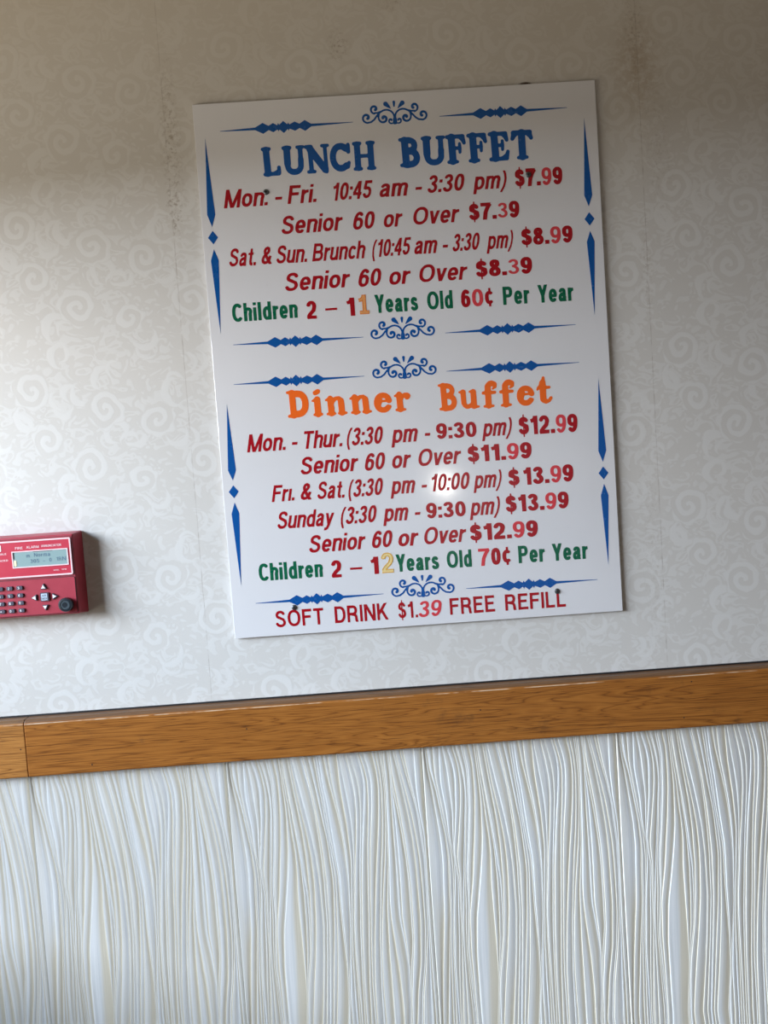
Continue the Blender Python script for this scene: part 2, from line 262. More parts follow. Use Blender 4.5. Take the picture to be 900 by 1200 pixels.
CRESTS = [[(7.6, 905), (10.2, 872), (17.6, 838), (22.8, 801), (28.7, 759), (30.9, 720), (29.4, 690), (28.2, 631), (23.4, 571), (14.7, 452)],
    [(18.2, 906), (18.8, 858), (24.7, 816), (29.9, 779), (35.6, 739), (37.3, 699), (33.4, 630), (29.5, 571), (27.2, 451)],
    [(27.7, 906), (26.8, 847), (33.1, 798), (34.4, 759), (46.0, 689), (43.9, 590), (36.9, 450)],
    [(38.8, 906), (47.0, 879), (50.2, 855), (48.4, 807), (44.6, 768), (40.2, 729), (39.6, 689), (34.5, 630), (30.8, 551), (32.1, 450)],
    [(52.5, 906), (59.3, 878), (63.3, 850), (64.2, 825), (61.1, 786), (56.4, 727), (53.0, 688), (47.1, 609), (46.8, 549), (46.6, 449)],
    [(62.1, 906), (68.9, 864), (68.1, 805), (63.4, 747), (58.4, 698), (58.3, 648), (52.3, 569), (55.3, 509), (58.6, 448)],
    [(73.5, 906), (78.4, 877), (79.5, 843), (79.2, 814), (75.8, 765), (71.8, 726), (68.3, 687), (59.9, 628), (58.5, 568), (60.1, 508), (61.2, 448)],
    [(87.8, 905), (90.8, 876), (94.5, 844), (98.4, 814), (102.2, 783), (107.1, 737), (109.2, 707), (111.6, 684), (111.5, 634), (109.3, 588), (103.2, 545), (98.8, 515), (93.2, 445)],
    [(99.3, 905), (103.8, 871), (107.8, 841), (112.7, 811), (117.6, 782), (122.1, 746), (123.9, 712), (124.0, 683), (122.5, 633), (118.2, 584), (112.6, 534), (107.3, 484), (103.8, 444)],
    [(88.0, 862), (92.2, 823), (94.6, 783), (97.6, 754), (98.6, 724), (97.1, 685), (98.1, 635), (98.9, 585), (99.3, 545), (98.8, 515), (96.1, 445)],
    [(117.5, 906), (124.0, 871), (129.1, 845), (132.4, 820), (135.7, 780), (138.2, 741), (139.7, 701), (139.4, 681), (139.5, 632), (134.9, 562), (125.2, 442)],
    [(129.0, 906), (135.3, 868), (140.6, 829), (145.3, 795), (149.1, 771), (153.3, 714), (154.1, 694), (150.5, 621), (143.8, 541), (135.9, 441)],
    [(141.4, 905), (145.2, 858), (148.9, 832), (154.0, 773), (162.0, 713), (162.7, 640), (165.7, 560), (162.6, 439)],
    [(152.9, 906), (156.9, 871), (162.7, 839), (167.8, 811), (171.9, 783), (174.9, 752), (176.6, 716), (177.2, 692), (175.0, 619), (171.1, 569), (165.7, 520), (158.7, 440)],
    [(173.4, 906), (175.8, 850), (182.0, 790), (184.7, 731), (179.1, 638), (176.2, 579), (175.8, 499), (176.2, 438)],
    [(187.7, 905), (194.3, 870), (198.0, 842), (198.4, 809), (194.6, 760), (190.4, 721), (188.2, 691), (183.3, 628), (182.4, 578), (183.6, 498), (184.0, 437)],
    [(204.9, 905), (211.1, 878), (213.7, 857), (212.0, 827), (207.8, 788), (203.7, 749), (198.9, 691), (194.0, 597), (192.1, 527), (191.8, 437)],
    [(215.4, 904), (222.5, 877), (225.2, 856), (223.5, 817), (220.3, 787), (216.2, 748), (212.4, 690), (206.6, 576), (204.7, 526), (205.4, 436)],
    [(233.7, 905), (238.7, 874), (240.3, 841), (238.5, 796), (235.6, 757), (231.4, 718), (228.6, 688), (221.8, 605), (218.7, 525), (218.6, 435)],
    [(243.3, 905), (246.6, 844), (245.3, 786), (243.0, 727), (236.7, 654), (235.6, 574), (236.2, 514), (236.6, 433)],
    [(252.0, 905), (254.0, 873), (258.8, 837), (264.4, 800), (267.6, 770), (271.3, 732), (273.2, 695), (273.6, 685), (273.7, 631), (273.0, 591), (268.1, 551), (263.8, 501), (258.0, 431)],
    [(254.5, 883), (254.4, 828), (254.5, 785), (254.9, 749), (255.4, 706), (255.2, 686), (255.4, 632), (260.9, 592), (264.6, 552), (263.2, 502), (261.9, 431)],
    [(261.6, 905), (269.1, 868), (274.1, 836), (279.0, 803), (283.6, 763), (286.3, 723), (287.1, 684), (287.9, 630), (284.5, 560), (277.0, 510), (269.7, 430)],
    [(273.1, 906), (280.5, 865), (288.3, 831), (294.2, 797), (296.4, 766), (299.4, 732), (299.7, 683), (297.9, 609), (291.8, 549), (285.2, 500), (280.5, 429)],
    [(295.2, 905), (295.5, 840), (298.2, 801), (302.9, 761), (301.9, 648), (301.5, 549), (302.2, 488), (302.0, 428)]]

# ---------------------------------------------------------------- helpers
def mesh_obj(name, verts, faces, mat=None, parent=None, smooth=False, bevel=0, seg=2):
    me = bpy.data.meshes.new(name); me.from_pydata([tuple(v) for v in verts], [], faces); me.update()
    return finish(name, me, mat, parent, smooth, bevel, seg)
def finish(name, me, mat=None, parent=None, smooth=False, bevel=0, seg=2):
    if mat: me.materials.append(mat)
    if smooth:
        for p in me.polygons: p.use_smooth = True
    o = bpy.data.objects.new(name, me); COL.objects.link(o)
    if parent: o.parent = parent
    if bevel:
        b = o.modifiers.new('bevel', 'BEVEL'); b.width = bevel; b.segments = seg; b.limit_method = 'ANGLE'
    return o
def boxes(*bs):
    V, F = [], []
    for (x0, y0, z0, x1, y1, z1) in bs:
        k = len(V)
        V += [(x0, y0, z0), (x1, y0, z0), (x1, y1, z0), (x0, y1, z0), (x0, y0, z1), (x1, y0, z1), (x1, y1, z1), (x0, y1, z1)]
        F += [[k + j for j in f] for f in ((0, 3, 2, 1), (4, 5, 6, 7), (0, 1, 5, 4), (1, 2, 6, 5), (2, 3, 7, 6), (3, 0, 4, 7))]
    return V, F
def box_obj(name, bs, mat, parent=None, **k):
    V, F = boxes(*bs); return mesh_obj(name, V, F, mat, parent, **k)
def prism(outline, y_back, y_front):
    """outline in (x, z), counter-clockwise seen from the room; face towards -y"""
    n = len(outline)
    V = [(x, y_front, z) for x, z in outline] + [(x, y_back, z) for x, z in outline]
    F = [list(range(n)), list(range(2 * n - 1, n - 1, -1))] + [[i + n, (i + 1) % n + n, (i + 1) % n, i] for i in range(n)]
    return V, F
def structure(o): o['kind'] = 'structure'; return o

# ---------------------------------------------------------------- materials
class NT:
    def __init__(s, name):
        s.m = bpy.data.materials.new(name); s.m.use_nodes = True; s.t = s.m.node_tree; s.b = s.t.nodes['Principled BSDF']
    def n(s, typ, **k):
        nd = s.t.nodes.new(typ)
        for a, v in k.items(): setattr(nd, a, v)
        return nd
    def l(s, a, b): s.t.links.new(a, b)
    def put(s, sock, v):
        if hasattr(v, 'node'): s.l(v, sock)
        else: sock.default_value = v
    def math(s, op, a, b=None, c=None, clamp=False):
        nd = s.n('ShaderNodeMath', operation=op, use_clamp=clamp)
        for i, v in enumerate((a, b, c)):
            if v is not None: s.put(nd.inputs[i], v)
        return nd.outputs[0]
    def coord(s):
        tc = s.n('ShaderNodeTexCoord'); sp = s.n('ShaderNodeSeparateXYZ'); s.l(tc.outputs['Object'], sp.inputs[0])
        return tc.outputs['Object'], sp.outputs
    def scaled(s, vec, sc):
        mp = s.n('ShaderNodeMapping'); s.l(vec, mp.inputs[0]); mp.inputs['Scale'].default_value = sc; return mp.outputs[0]
    def noise(s, vec, scale, detail=4, rough=.55, dist=0):
        nd = s.n('ShaderNodeTexNoise'); s.l(vec, nd.inputs['Vector']); nd.inputs['Scale'].default_value = scale
        nd.inputs['Detail'].default_value = detail; nd.inputs['Roughness'].default_value = rough; nd.inputs['Distortion'].default_value = dist
        return nd.outputs['Fac']
    def ramp(s, f, stops):
        nd = s.n('ShaderNodeValToRGB'); s.l(f, nd.inputs[0]); e = nd.color_ramp.elements
        while len(e) < len(stops): e.new(.5)
        for i, (p, c) in enumerate(stops):
            e[i].position = p; e[i].color = (c, c, c, 1) if not isinstance(c, tuple) else c + (1,)
        return nd.outputs[0]
    def mix(s, f, a, b, mode='MIX'):
        nd = s.n('ShaderNodeMix', data_type='RGBA', blend_type=mode)
        s.put(nd.inputs[0], f); s.put(nd.inputs[6], a if hasattr(a, 'node') else tuple(a) + (1,)); s.put(nd.inputs[7], b if hasattr(b, 'node') else tuple(b) + (1,))
        return nd.outputs[2]
    def bump(s, h, strength=.3, dist=.001):
        nd = s.n('ShaderNodeBump'); s.l(h, nd.inputs['Height']); nd.inputs['Strength'].default_value = strength; nd.inputs['Distance'].default_value = dist
        s.l(nd.outputs[0], s.b.inputs['Normal'])
    def out(s, col=None, rough=.5, metal=0, spec=None, coat=0):
        if col is not None: s.put(s.b.inputs['Base Color'], col if hasattr(col, 'node') else tuple(col) + (1,))
        s.put(s.b.inputs['Roughness'], rough); s.b.inputs['Metallic'].default_value = metal
        if spec is not None: s.b.inputs['Specular IOR Level'].default_value = spec
        if coat: s.b.inputs['Coat Weight'].default_value = coat; s.b.inputs['Coat Roughness'].default_value = .15
        return s.m

def plain(name, col, rough=.4, metal=0, var=.06, scale=60, spec=None):
    """one colour with slight grain, so nothing is perfectly flat"""
    t = NT(name); v, _ = t.coord(); n = t.noise(v, scale, 3)
    c = t.mix(n, [max(0, x * (1 - var)) for x in col], [min(1, x * (1 + var)) for x in col])
    r = t.math('MULTIPLY_ADD', n, .1, rough - .05)
    return t.out(c, r, metal, spec)

def wallpaper():
    t = NT('damask_wallpaper'); vec, xyz = t.coord(); X, Z = xyz[0], xyz[2]
    PX, PZ = .333, .2445
    # wobble, so the leafwork does not look ruled
    wn = t.n('ShaderNodeTexNoise'); t.l(vec, wn.inputs['Vector']); wn.inputs['Scale'].default_value = 30; wn.inputs['Detail'].default_value = 2
    sp = t.n('ShaderNodeSeparateColor'); t.l(wn.outputs['Color'], sp.inputs[0])
    Xw = t.math('MULTIPLY_ADD', t.math('SUBTRACT', sp.outputs[0], .5), .016, X); Zw = t.math('MULTIPLY_ADD', t.math('SUBTRACT', sp.outputs[1], .5), .016, Z)
    tot = None; inside = None
    for (cx, cz, hand, rot, R) in ((.721, 1.746, 1, .1, .031), (.740, 1.668, -1, .5, .027), (.830, 1.711, 1, .0, .031), (.802, 1.624, -1, .35, .031), (.641, 1.622, 1, .6, .032), (.575, 1.690, -1, .8, .029), (.545, 1.600, 1, .2, .024)):
        dx = t.math('WRAP', t.math('SUBTRACT', Xw, cx), -PX / 2, PX / 2); dz = t.math('WRAP', t.math('SUBTRACT', Zw, cz), -PZ / 2, PZ / 2)
        r = t.math('SQRT', t.math('ADD', t.math('MULTIPLY', dx, dx), t.math('MULTIPLY', dz, dz)))
        th = t.math('ARCTAN2', dz, dx)
        ph = t.math('ADD', t.math('MULTIPLY', th, hand / (2 * math.pi)), t.math('MULTIPLY_ADD', r, 1 / .0172, rot))
        f = t.math('PINGPONG', ph, .5)                       # 0..0.5 triangle
        band = t.math('SMOOTH_MIN', t.math('MULTIPLY', t.math('SUBTRACT', f, .2), 9), 1.0, .3); band = t.math('MAXIMUM', band, 0)
        lob = t.math('MULTIPLY_ADD', t.math('SINE', t.math('MULTIPLY', th, 7)), .0022, R)
        env = t.math('MULTIPLY', t.math('SUBTRACT', lob, r), 350, clamp=True)
        bb = t.math('MULTIPLY', band, env)
        tot = bb if tot is None else t.math('MAXIMUM', tot, bb)
        inside = env if inside is None else t.math('MAXIMUM', inside, env)
    # crescent leaves curling off the scrolls
    rl = random.Random(5); leaves = []
    for (cx, cz) in ((.765, 1.79), (.700, 1.700), (.790, 1.745), (.775, 1.600), (.850, 1.665), (.660, 1.675), (.615, 1.660), (.600, 1.740), (.680, 1.580), (.530, 1.655), (.840, 1.760), (.570, 1.560), (.755, 1.715), (.640, 1.765)):
        for q in range(2): leaves.append((cx + rl.uniform(-.012, .012), cz + rl.uniform(-.012, .012), rl.uniform(.014, .024), rl.uniform(0, 6.28)))
    lv = None
    for (cx, cz, R, an) in leaves:
        dx = t.math('WRAP', t.math('SUBTRACT', Xw, cx), -PX / 2, PX / 2); dz = t.math('WRAP', t.math('SUBTRACT', Zw, cz), -PZ / 2, PZ / 2)
        d1 = t.math('SQRT', t.math('MULTIPLY_ADD', dx, dx, t.math('MULTIPLY', dz, dz)))
        ex = t.math('SUBTRACT', dx, R * .42 * math.cos(an)); ez = t.math('SUBTRACT', dz, R * .42 * math.sin(an))
        d2 = t.math('SQRT', t.math('MULTIPLY_ADD', ex, ex, t.math('MULTIPLY', ez, ez)))
        f = t.math('MINIMUM', t.math('SUBTRACT', R, d1), t.math('SUBTRACT', d2, R * .78))
        f = t.math('MULTIPLY', f, 450, clamp=True)
        lv = f if lv is None else t.math('MAXIMUM', lv, f)
    lv = t.math('MULTIPLY', lv, t.math('SUBTRACT', 1.0, inside))
    # leafy stems between the scrolls, repeating with the paper
    a = t.math('MULTIPLY', Xw, 2 * math.pi / PX); b = t.math('MULTIPLY', Zw, 2 * math.pi / PZ)
    cs = t.n('ShaderNodeCombineXYZ')
    for i, v in enumerate((t.math('SINE', a), t.math('COSINE', a), t.math('SINE', b))): t.l(v, cs.inputs[i])
    q = t.n('ShaderNodeTexNoise', noise_dimensions='4D'); t.l(cs.outputs[0], q.inputs['Vector']); t.l(t.math('COSINE', b), q.inputs['W'])
    q.inputs['Scale'].default_value = 1.9; q.inputs['Detail'].default_value = 1; q.inputs['Distortion'].default_value = 1.0
    lf = t.math('PINGPONG', t.math('MULTIPLY', q.outputs['Fac'], 4), .5)
    leaf = t.math('MULTIPLY', t.math('SUBTRACT', lf, .22), 8, clamp=True)
    leaf = t.math('MULTIPLY', leaf, t.math('SUBTRACT', 1.0, inside))
    pat = t.math('MAXIMUM', t.math('MAXIMUM', tot, lv), t.math('MULTIPLY', leaf, .75))
    # fine vertical weave and old stains
    fine = t.noise(t.scaled(vec, (900, 1, 260)), 1.0, 2)
    blotch = t.noise(vec, 2.2, 3)
    col = t.mix(pat, (.677, .652, .612), (.748, .733, .703))
    col = t.mix(t.math('MULTIPLY', fine, .10), col, (.5, .47, .42))
    col = t.mix(t.math('MULTIPLY', t.math('SUBTRACT', blotch, .55, clamp=True), .35), col, (.52, .44, .33))
    # the paper has yellowed towards the ceiling
    ag = t.math('MULTIPLY', t.math('SUBTRACT', t.math('MULTIPLY_ADD', blotch, .30, Z), 1.86), 2.6, clamp=True)
    col = t.mix(t.math('MULTIPLY', ag, .62), col, (.56, .485, .375))
    def stain(col, cx, cz, rx, rz, amt, c=(.24, .17, .10), sc=160, lo=.5):
        dx = t.math('DIVIDE', t.math('SUBTRACT', X, cx), rx); dz = t.math('DIVIDE', t.math('SUBTRACT', Z, cz), rz)
        d = t.math('SUBTRACT', 1.0, t.math('SQRT', t.math('ADD', t.math('MULTIPLY', dx, dx), t.math('MULTIPLY', dz, dz))), clamp=True)
        nz = t.noise(vec, sc, 4, .7)
        k = t.math('MULTIPLY', t.math('MULTIPLY', t.math('SUBTRACT', nz, lo, clamp=True), 6, clamp=True), t.math('MULTIPLY', d, amt), clamp=True)
        return t.mix(k, col, c)
    for args in ((-.036, 1.86, .02, .16, .8), (-.040, 1.755, .014, .05, .9), (.675, 1.93, .05, .09, .5, (.36, .24, .12), 90, .38), (.225, 1.985, .022, .03, .9), (.31, 2.05, .03, .03, .6), (.672, 1.99, .02, .1, .6), (.70, 1.80, .03, .12, .35), (.674, 1.62, .012, .1, .5), (.66, 1.2, .02, .3, .25), (.503, 1.9105, .012, .004, 2.5, (.08, .05, .03), 300, .3)):
        col = stain(col, *args)
    # butted seams between the drops of paper
    for sx in (-.0435, .6755):
        d = t.math('ABSOLUTE', t.math('SUBTRACT', t.math('MULTIPLY_ADD', t.math('SUBTRACT', sp.outputs[2], .5), .0015, X), sx))
        k = t.math('MULTIPLY', t.math('SUBTRACT', 1.0, t.math('DIVIDE', d, .0011), clamp=True), t.math('MULTIPLY', t.math('SUBTRACT', t.noise(vec, 55, 3), .38, clamp=True), 3.5, clamp=True))
        col = t.mix(t.math('MULTIPLY', k, .55), col, (.26, .2, .15))
    t.bump(t.math('ADD', t.math('MULTIPLY', fine, .5), pat), .12, .0006)
    return t.out(col, t.math('MULTIPLY_ADD', pat, -.08, .56), spec=.4)

def oak(name, tone=(1, 1, 1), seed=0.0):
    t = NT(name); vec, xyz = t.coord()
    mp = t.n('ShaderNodeMapping'); t.l(vec, mp.inputs[0]); mp.inputs['Scale'].default_value = (1.1, 6, 20); mp.inputs['Location'].default_value = (seed, seed * 2, seed)
    big = t.noise(mp.outputs[0], 1.6, 3, .5, 1.4)
    rings = t.math('PINGPONG', t.math('MULTIPLY', big, 16), .5)
    mp2 = t.n('ShaderNodeMapping'); t.l(vec, mp2.inputs[0]); mp2.inputs['Scale'].default_value = (16, 60, 800); mp2.inputs['Location'].default_value = (seed, 0, seed)
    pores = t.noise(mp2.outputs[0], 1.0, 3, .6)
    mp3 = t.n('ShaderNodeMapping'); t.l(vec, mp3.inputs[0]); mp3.inputs['Scale'].default_value = (5, 8, 30); mp3.inputs['Location'].default_value = (seed + 3, 0, 0)
    slow = t.noise(mp3.outputs[0], 1.0, 2)
    A = [x * k for x, k in zip((.47, .182, .036), tone)]; B = [x * k for x, k in zip((.27, .088, .014), tone)]; Dk = [x * k for x, k in zip((.075, .024, .008), tone)]
    col = t.mix(t.math('MULTIPLY', rings, 1.5, clamp=True), A, B)
    col = t.mix(t.math('MULTIPLY', slow, .55), col, B)
    line = t.math('MULTIPLY', t.math('SUBTRACT', rings, .38, clamp=True), 7, clamp=True)
    col = t.mix(t.math('MULTIPLY', line, t.math('MULTIPLY', pores, 1.1)), col, Dk)
    col = t.mix(t.math('MULTIPLY', t.math('SUBTRACT', pores, .54, clamp=True), 4.5, clamp=True), col, Dk)
    dirt = t.noise(vec, 14, 5, .7)
    # grime on the top edge, broken highlight painted into the colour along the arris
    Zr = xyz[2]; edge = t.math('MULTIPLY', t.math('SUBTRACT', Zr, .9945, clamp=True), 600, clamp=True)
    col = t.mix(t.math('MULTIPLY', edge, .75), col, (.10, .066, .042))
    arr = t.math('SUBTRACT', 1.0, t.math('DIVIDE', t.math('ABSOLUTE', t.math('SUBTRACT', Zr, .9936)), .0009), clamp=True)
    hl_mask = t.math('MULTIPLY', t.math('SUBTRACT', t.noise(t.scaled(vec, (9, 1, 1)), 1.0, 4, .7), .46, clamp=True), 9, clamp=True)
    col = t.mix(t.math('MULTIPLY', arr, hl_mask), col, (.75, .62, .45))
    col = t.mix(t.math('MULTIPLY', t.math('SUBTRACT', dirt, .6, clamp=True), 3.0, clamp=True), col, (.06, .035, .02))
    t.bump(t.math('ADD', pores, line), .10, .0004)
    return t.out(col, .38, spec=.35)

M = {}
M['paper'] = wallpaper()
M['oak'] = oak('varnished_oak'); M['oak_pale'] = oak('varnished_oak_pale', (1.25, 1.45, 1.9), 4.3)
def panel_mat():
    t = NT('ribbed_wall_panel'); vec, xyz = t.coord()
    u = t.n('ShaderNodeAttribute', attribute_name='strand').outputs['Fac']; g = t.n('ShaderNodeAttribute', attribute_name='groove').outputs['Fac']
    def run(su, sz, off=0.0, detail=2):          # streaks that run along the strands
        c = t.n('ShaderNodeCombineXYZ'); t.l(t.math('MULTIPLY_ADD', u, su, off), c.inputs[0]); t.l(t.math('MULTIPLY', xyz[2], sz), c.inputs[2])
        return t.noise(c.outputs[0], 1.0, detail, .6)
    fine = run(7.0, 2.5); thin = run(15.0, 3.0, 40.0, 1); wide = run(1.3, 3.2, 90.0, 1)
    col = t.mix(t.math('MULTIPLY', t.math('SUBTRACT', fine, .3, clamp=True), 2.2, clamp=True), (.70, .715, .71), (.92, .925, .92))
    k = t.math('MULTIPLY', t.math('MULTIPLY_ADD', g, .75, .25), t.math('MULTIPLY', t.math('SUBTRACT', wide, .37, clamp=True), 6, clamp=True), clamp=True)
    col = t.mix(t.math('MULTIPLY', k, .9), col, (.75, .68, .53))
    ln = t.math('MULTIPLY', t.math('SUBTRACT', thin, .60, clamp=True), 9, clamp=True)
    col = t.mix(t.math('MULTIPLY', ln, .45), col, (.55, .55, .52))
    t.bump(t.math('ADD', fine, thin), .30, .0006)
    return t.out(col, .34, spec=.45)
M['panel'] = panel_mat()
def sign_mat():
    t = NT('white_sign_plastic'); vec, xyz = t.coord()
    sm = t.noise(vec, 6, 3); sc = t.noise(t.scaled(vec, (30, 1, 220)), 1.0, 3)
    spk = t.math('MULTIPLY', t.math('SUBTRACT', t.noise(vec, 230, 2), .74, clamp=True), 5, clamp=True)
    col = t.mix(sm, (.765, .755, .765), (.82, .81, .82)); col = t.mix(t.math('MULTIPLY', spk, .5), col, (.35, .33, .32))
    t.bump(t.noise(vec, 7, 2), .03, .003)
    return t.out(col, t.math('MULTIPLY_ADD', sc, .06, .07), spec=.5)
M['sign'] = sign_mat()
M['red'] = plain('crimson_vinyl', (.40, .004, .012), .26, var=.02); M['bright'] = plain('scarlet_paint', (.72, .055, .07), .35, var=.2, scale=300)
M['blue'] = plain('blue_vinyl', (.003, .092, .35), .26, var=.02); M['green'] = plain('green_vinyl', (.002, .13, .06), .28, var=.02)
M['orange'] = plain('orange_vinyl', (.95, .15, .012), .32, var=.02); M['edge'] = plain('orange_outline', (.42, .05, .02), .4)
M['pen_orange'] = plain('orange_marker_fill', (.82, .36, .12), .5, var=.25, scale=400); M['pen_orange_line'] = plain('orange_marker_line', (.78, .22, .03), .5, var=.2, scale=300)
M['pen_yellow'] = plain('yellow_marker_fill', (.86, .66, .30), .5, var=.2, scale=400); M['pen_yellow_line'] = plain('yellow_marker_line', (.78, .42, .05), .5, var=.2, scale=300)
M['steel'] = plain('screw_steel', (.16, .17, .18), .35, .9); M['dark'] = plain('black_shadow_gap', (.015, .014, .016), .5)
M['box_red'] = plain('red_enamel_case', (.40, .035, .060), .42, var=.1); M['label_red'] = plain('red_label_film', (.55, .032, .065), .38)
M['line'] = plain('pale_pink_print', (.86, .66, .68), .4); M['white'] = plain('white_print', (.88, .88, .9), .4)
M['key'] = plain('charcoal_rubber_key', (.055, .055, .085), .5); M['keyface'] = plain('pale_key_print', (.55, .66, .78), .5)
M['knob'] = plain('black_knob_plastic', (.018, .024, .032), .3); M['knob2'] = plain('grey_knob_plastic', (.05, .07, .085), .35)
M['glass'] = plain('grey_green_display', (.30, .42, .42), .12, var=.03, scale=30); M['lcd_ink'] = plain('display_ink', (.10, .17, .25), .3); M['lamp_led'] = plain('cream_lens', (.85, .78, .55), .3)
M['plaster'] = plain('warm_plaster', (.34, .27, .20), .8, var=.04, scale=8); M['ceil'] = plain('ceiling_tile', (.42, .39, .34), .9); M['tile_floor'] = plain('brown_floor_vinyl', (.12, .08, .055), .5)
M['alu'] = plain('bronze_window_frame', (.10, .08, .06), .4, .5)

# ---------------------------------------------------------------- room shell
XL, XR, YF, ZC = -.95, 3.1, -5.0, 2.75
o = structure(box_obj('floor', [(XL - .15, YF - .15, -.12, XR + .15, .12, 0)], M['tile_floor']))
o = structure(box_obj('ceiling', [(XL - .15, YF - .15, ZC, XR + .15, .12, ZC + .12)], M['ceil']))
o = structure(box_obj('wall_right', [(XR, YF - .15, 0, XR + .15, .12, ZC)], M['plaster']))
WY0, WY1, WZ0, WZ1 = -2.9, -.12, .80, 1.825
structure(box_obj('wall_left', [(XL - .15, YF - .15, 0, XL, WY0, ZC), (XL - .15, WY1, 0, XL, .12, ZC), (XL - .15, WY0, 0, XL, WY1, WZ0), (XL - .15, WY0, WZ1, XL, WY1, ZC)], M['plaster']))
fr = structure(box_obj('window_1', [(XL - .10, WY0, WZ0, XL - .05, WY1, WZ0 + .04), (XL - .10, WY0, WZ1 - .04, XL - .05, WY1, WZ1), (XL - .10, WY0, WZ0 + .04, XL - .05, WY0 + .04, WZ1 - .04), (XL - .10, WY1 - .04, WZ0 + .04, XL - .05, WY1, WZ1 - .04), (XL - .10, -1.52, WZ0 + .04, XL - .05, -1.48, WZ1 - .04)], M['alu']))
FX0, FX1, FZ0, FZ1 = .30, 2.04, .12, 1.57
structure(box_obj('wall_front', [(XL, YF - .15, 0, FX0, YF, ZC), (FX1, YF - .15, 0, XR, YF, ZC), (FX0, YF - .15, 0, FX1, YF, FZ0), (FX0, YF - .15, FZ1, FX1, YF, ZC)], M['plaster']))
structure(box_obj('window_2', [(FX0, YF - .1, FZ0, FX1, YF - .05, FZ0 + .04), (FX0, YF - .1, FZ1 - .04, FX1, YF - .05, FZ1), (FX0, YF - .1, FZ0 + .04, FX0 + .04, YF - .05, FZ1 - .04), (FX1 - .04, YF - .1, FZ0 + .04, FX1, YF - .05, FZ1 - .04)], M['alu']))

# the wall in the picture: papered above the rail, panelled below
wall = structure(box_obj('wall_back', [(XL, 0, .95, XR, .12, ZC), (XL, -.003, 0, XR, .12, .95)], M['paper']))

# ribbed panels: overlapping strands, each crest a little step that falls away to the right
PW, G0 = .30734, -.33658
def panel_mesh():
    zs = list(np.arange(.935, .44, -.0075)); top = len(zs)
    C = []
    for c in CRESTS:
        c = sorted(c, key=lambda q: q[1]); zz = np.array([q[1] for q in c]) / 1000.; xx = np.array([q[0] for q in c]) / 1000.
        fz = np.arange(.40, .96, .004); fx = np.interp(fz, zz, xx)
        sl = (xx[-1] - xx[-2]) / (zz[-1] - zz[-2]); fx = np.where(fz > zz[-1], xx[-1] + sl * .5 * (fz - zz[-1]), fx)
        kk = np.hanning(9); kk /= kk.sum(); fx = np.convolve(np.pad(fx, 4, 'edge'), kk, 'valid')
        C.append(np.interp(zs, fz, fx))
    C.insert(0, np.full(len(zs), .0012)); C = np.sort(np.array(C), 0)
    zz = np.array(zs); mids = []; rp = random.Random(11)      # finer strands between the main ones
    for a, b in zip(C[:-1], C[1:]):
        if (b - a).mean() > .0062:
            ph, fr = rp.uniform(0, 6.28), rp.uniform(4, 9)
            mids.append(a + (b - a) * (.46 + .26 * np.sin(zz * fr + ph)))
    C = np.sort(np.array(list(C) + mids), 0)
    for i in range(1, len(C)): C[i] = np.maximum(C[i], C[i - 1] + .0010)
    lim = PW - .0016
    C[-1] = np.minimum(C[-1], lim - .0010)
    for i in range(len(C) - 2, -1, -1): C[i] = np.minimum(C[i], C[i + 1] - .0010)
    # below the picture the strands run on to the floor, the relief turned round
    lo = [2 * zs[-1] - z for z in zs[-2::-1]]; Z = zs + lo; Cf = np.concatenate([C, C[:, -2::-1]], 1)
    Z = [z for z in Z if z > .0]; Cf = Cf[:, :len(Z)]
    V, F, G, U = [], [], [], []
    BASE, HM = .0010, .0014
    for r, z in enumerate(Z):
        pts = [(0.0004, -.0002, 0, 0)]
        xs = list(Cf[:, r]) + [lim]
        for i in range(len(xs) - 1):
            a, b = xs[i], xs[i + 1]; gap = b - a
            H = HM * min(1, (gap / .010)) ** .8
            if i == 0: H = max(H, .0018)
            e = min(.00028, gap * .2)
            pts += [(a, -BASE, 1., i), (a + e, -BASE - H, .0, i + .02), (a + gap * .22, -BASE - H * .97, 0., i + .22), (a + gap * .45, -BASE - H * .84, .25, i + .45), (a + gap * .68, -BASE - H * .52, .9, i + .68), (a + gap * .88, -BASE - H * .18, 1., i + .88)]
        pts.append((lim, -BASE, 1., len(xs) - .99)); pts.append((PW - .0004, -.0002, 0, len(xs) - .98))
        n = len(pts)
        for x, y, g, u in pts: V.append((x, y, z)); G.append(g); U.append(u)
        if r:
            for j in range(n - 1):
                F.append(((r - 1) * n + j, r * n + j, r * n + j + 1, (r - 1) * n + j + 1))
    me = bpy.data.meshes.new('panel'); me.from_pydata(V, [], F); me.update()
    at = me.attributes.new('groove', 'FLOAT', 'POINT'); at.data.foreach_set('value', G); au = me.attributes.new('strand', 'FLOAT', 'POINT'); au.data.foreach_set('value', U)
    me.materials.append(M['panel'])
    for p in me.polygons: p.use_smooth = True
    me.set_sharp_from_angle(angle=math.radians(38)) if hasattr(me, 'set_sharp_from_angle') else None
    return me
PM = panel_mesh()
i0 = math.ceil((XL - G0) / PW)
for i in range(i0, int((XR - G0) / PW)):
    p = bpy.data.objects.new('panel', PM); COL.objects.link(p); p.location = (G0 + i * PW, -0.0035, 0); p.parent = wall

